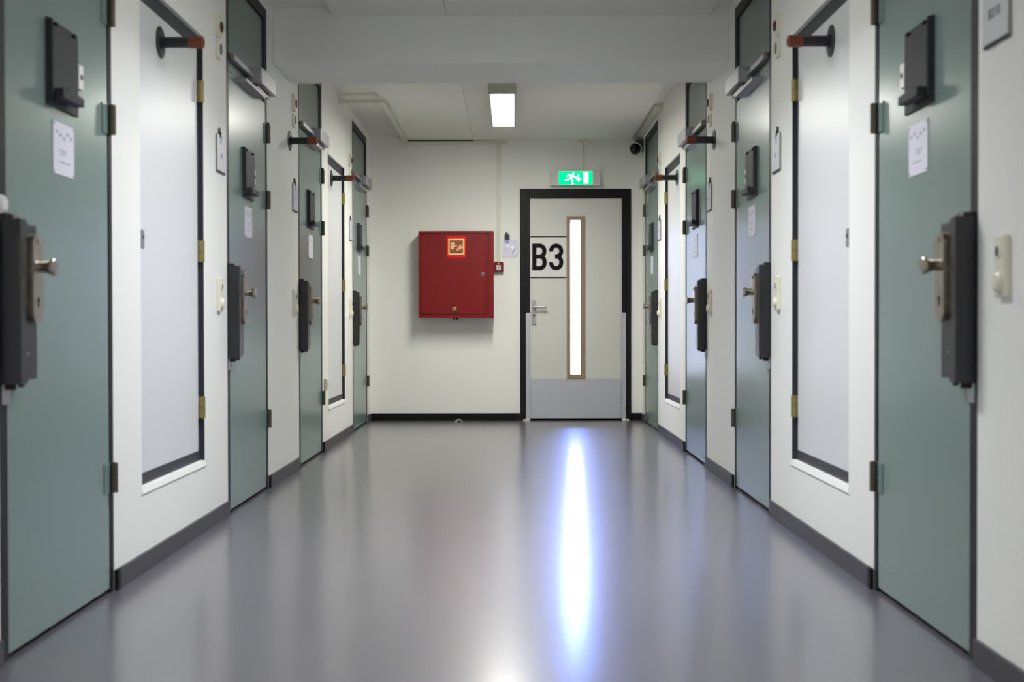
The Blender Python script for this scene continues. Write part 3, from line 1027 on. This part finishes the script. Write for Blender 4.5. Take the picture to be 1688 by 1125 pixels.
# leaf with the slot of the vision panel
VX0, VX1, VZ0, VZ1 = 0.512, 0.685, 0.404, 1.956
GX0, GX1, GZ0, GZ1 = 0.547, 0.644, 0.445, 1.921
ly0, ly1 = YB - 0.012, YB + 0.04
m = M()
zb, zt = 0.018, 2.126
m.box((LX0 + 0.0015, VX0 + 0.01), (ly0, ly1), (zb, zt), DOORG)
m.box((VX1 - 0.01, LX1 - 0.002), (ly0, ly1), (zb, zt), DOORG)
m.box((VX0 + 0.01, VX1 - 0.01), (ly0, ly1), (zb, VZ0 + 0.01), DOORG)
m.box((VX0 + 0.01, VX1 - 0.01), (ly0, ly1), (VZ1 - 0.01, zt), DOORG)
m.build('door_leaf', o)
m = M()
fy0, fy1 = YB - 0.026, YB + 0.05
m.box((VX0, GX0), (fy0, fy1), (VZ0, VZ1), WOOD, 0.003)
m.box((GX1, VX1), (fy0, fy1), (VZ0, VZ1), WOOD, 0.003)
m.box((GX0, GX1), (fy0, fy1), (GZ1, VZ1), WOOD, 0.003)
m.box((GX0, GX1), (fy0, fy1), (VZ0, GZ0), WOOD, 0.003)
vf = m.build('window_frame', o, props={'label': 'brown wooden window bead'})
m = M()
m.box((GX0 - 0.005, GX1 + 0.005), (YB + 0.01, YB + 0.016), (GZ0 - 0.005, GZ1 + 0.005), GLASS)
m.build('window_glass', vf)
# number plate B3
m = M()
m.box((LX0 + 0.004, VX0 - 0.002), (ly0 - 0.004, ly0 + 0.001), (1.375, 1.755), WHITEPLATE)
m.box((LX0 + 0.004, VX0 - 0.002), (ly0 - 0.005, ly0 + 0.001), (1.755, 1.766), LETTER)
m.box((LX0 + 0.004, VX0 - 0.002), (ly0 - 0.005, ly0 + 0.001), (1.366, 1.376), LETTER)
pl = m.build('number_plate', o, props={'label': 'white plate with black bars reading B3'})
m = M()
P = lambda a, b, t: (a, ly0 - 0.003 - t, b)
for ch_, x0, wd in (('B', 0.182, 0.137), ('3', 0.343, 0.136)):
    for q, path in enumerate(glyph(ch_, wd, 0.255, 0.040)):
        m.ribbon([(x0 + a, 1.44 + b) for a, b in path], 0.040, -0.0004 * q, 0.0025 + 0.0004 * q, P, LETTER)
m.build('lettering', pl, props={'label': 'black B3 lettering'})
# kick plate
m = M()
m.box((LX0 + 0.004, LX1 - 0.004), (ly0 - 0.003, ly0 + 0.001), (0.022, 0.405), ALUP, 0.001)
for i in range(6):
    x = LX0 + 0.03 + i * (LX1 - LX0 - 0.06) / 5
    for z in (0.06, 0.385):
        m.cyl((x, ly0 - 0.002, z), (x, ly0 - 0.0045, z), 0.005, ALU, 8)
for x in (LX0 + 0.03, LX1 - 0.03):
    m.cyl((x, ly0 - 0.002, 0.22), (x, ly0 - 0.0045, 0.22), 0.005, ALU, 8)
m.build('kick_plate', o, props={'label': 'bluish grey metal kick plate'})
# steel corner guards on the jambs
for x0, x1 in ((0.12, 0.157), (1.041, 1.076)):
    m = M()
    m.box((x0, x1), (yf0 - 0.016, yf0 - 0.004), (0.012, 1.033), ALUP, 0.002)
    g = m.build('jamb_guard', o, props={'label': 'grey steel jamb guard'})
    m = M()
    m.box((x0 - 0.028, x1 + 0.005) if x0 < 0.5 else (x0 - 0.005, x1 + 0.028), (yf0 - 0.03, yf0 - 0.002), (0.0, 0.014), CREAM, 0.003)
    m.build('guard_foot', g, props={'label': 'cream foot at the floor'})
# lever handle
m = M()
m.box((0.176, 0.219), (ly0 - 0.008, ly0 + 0.001), (0.918, 1.16), ALU, 0.004)
m.cyl((0.198, ly0 - 0.006, 1.01), (0.198, ly0 - 0.0105, 1.01), 0.009, DARK, 12)
m.box((0.195, 0.201), (ly0 - 0.0105, ly0 - 0.006), (0.985, 1.01), DARK)
hp = m.build('handle_plate', o, props={'label': 'aluminium handle plate with keyhole'})
m = M()
m.cyl((0.198, ly0 - 0.006, 1.086), (0.198, ly0 - 0.05, 1.086), 0.011, ALU, 14)
m.box((0.19, 0.318), (ly0 - 0.058, ly0 - 0.04), (1.075, 1.098), ALU, 0.008, 3)
m.build('lever', hp)
m = M()
m.box((LX0, LX1), (YB + 0.041, YB + 0.19), (0.0, 0.03), DARK)
m.box((LX0, LX0 + 0.02), (YB + 0.041, YB + 0.08), (0.0, 2.128), BLACKF)  # unseen strips behind the leaf edges, added to seal light leaks
m.box((LX1 - 0.02, LX1), (YB + 0.041, YB + 0.08), (0.0, 2.128), BLACKF)
m.box((LX0, LX1), (YB + 0.041, YB + 0.08), (2.1, 2.128), BLACKF)
m.build('threshold_light_seal', o)

# ------------------------------------------------------------------ ceiling lamps
LW = 0.208


def ceiling_lamp(y0, y1, label, color=(0.935, 0.965, 1.04), diffuser=None):
    xc = -0.079
    o = thing('ceiling_lamp', (xc, y0, ZRAFT), label, 'lamp', 'fluorescent ceiling lamps')
    zb = 2.602
    m = M()
    m.box((xc - LW / 2, xc + LW / 2), (y0, y0 + 0.012), (zb - 0.002, ZRAFT + 0.001), LAMPW, 0.002)
    m.box((xc - LW / 2, xc + LW / 2), (y1 - 0.012, y1), (zb + 0.006, ZRAFT + 0.001), LAMPW, 0.002)
    m.box((xc - LW / 2, xc + LW / 2), (y0 + 0.01, y1 - 0.01), (zb + 0.04, ZRAFT + 0.001), LAMPW, 0.002)
    m.build('lamp_housing', o)
    m = M()
    for s in (-1, 1):
        a = xc + s * (LW / 2 - 0.012)
        m.box((a - 0.004, a + 0.004), (y0 + 0.012, y1 - 0.012), (zb, zb + 0.04), WHITEP)
        b = xc + s * (LW / 2 - 0.022)
        nn = int((y1 - y0) / 0.06)
        for i in range(nn):
            y = y0 + 0.03 + i * (y1 - y0 - 0.06) / (nn - 1)
            m.box((min(a, b), max(a, b)), (y - 0.012, y + 0.012), (zb + 0.001, zb + 0.009), ALU)
    m.build('side_louver', o)
    m = M()
    dw = 0.082
    m.box((xc - dw, xc + dw), (y0 + 0.012, y1 - 0.012), (zb + 0.004, zb + 0.012), diffuser or EMLAMP)
    m.build('lamp_diffuser', o, props={'label': 'lit white diffuser'})
    ld = bpy.data.lights.new('tube_light', 'AREA')
    ld.shape = 'RECTANGLE'
    ld.size, ld.size_y = 2 * dw, y1 - y0 - 0.03
    ld.energy = LAMP_WATTS * (0.55 if diffuser else 1.0)
    ld.color = (1.0, 0.985, 0.91) if diffuser else color
    ld.spread = math.radians(150.0 if diffuser else LAMP_SPREAD)
    lo = bpy.data.objects.new('tube_light', ld)
    COL.objects.link(lo)
    lo.parent = o
    lo.location = (0, (y1 - y0) / 2, zb + 0.0035 - ZRAFT)
    return o


ceiling_lamp(8.87, 10.35, 'lit white fluorescent lamp on the ceiling just beyond the beam', diffuser=EMTUBE)
ceiling_lamp(4.0, 5.48, 'lit fluorescent lamp on the ceiling in front of the beam, above the picture')
ceiling_lamp(-1.0, 0.48, 'lit fluorescent lamp on the ceiling straight over the camera')
ceiling_lamp(-4.63, -3.15, 'lit fluorescent lamp on the ceiling well behind the camera')

# ------------------------------------------------------------------ door stop on the floor
o = thing('door_stop', (-0.515, 11.4, 0), 'small half round metal door stop on the floor below the red cabinet', 'door stop')
m = M()
vv, ff = [], []
pts = arc(-0.515, 0.0, 0.04, 0.03, 0, 180, 12)
m.poly(pts, 0.0, 0.03, lambda a, b, t: (a, 11.40 + t, b), ALU)
m.build('stop_body', o)
m = M()
m.poly([(-0.535, 0.001), (-0.487, 0.001), (-0.505, 0.021)], 0.0, 0.006, lambda a, b, t: (a, 11.395 + t, b), LETTER)
m.build('rubber_pad', o, props={'label': 'black rubber pad'})

for ob in bpy.data.objects:
    if '_o' in ob:
        del ob['_o']
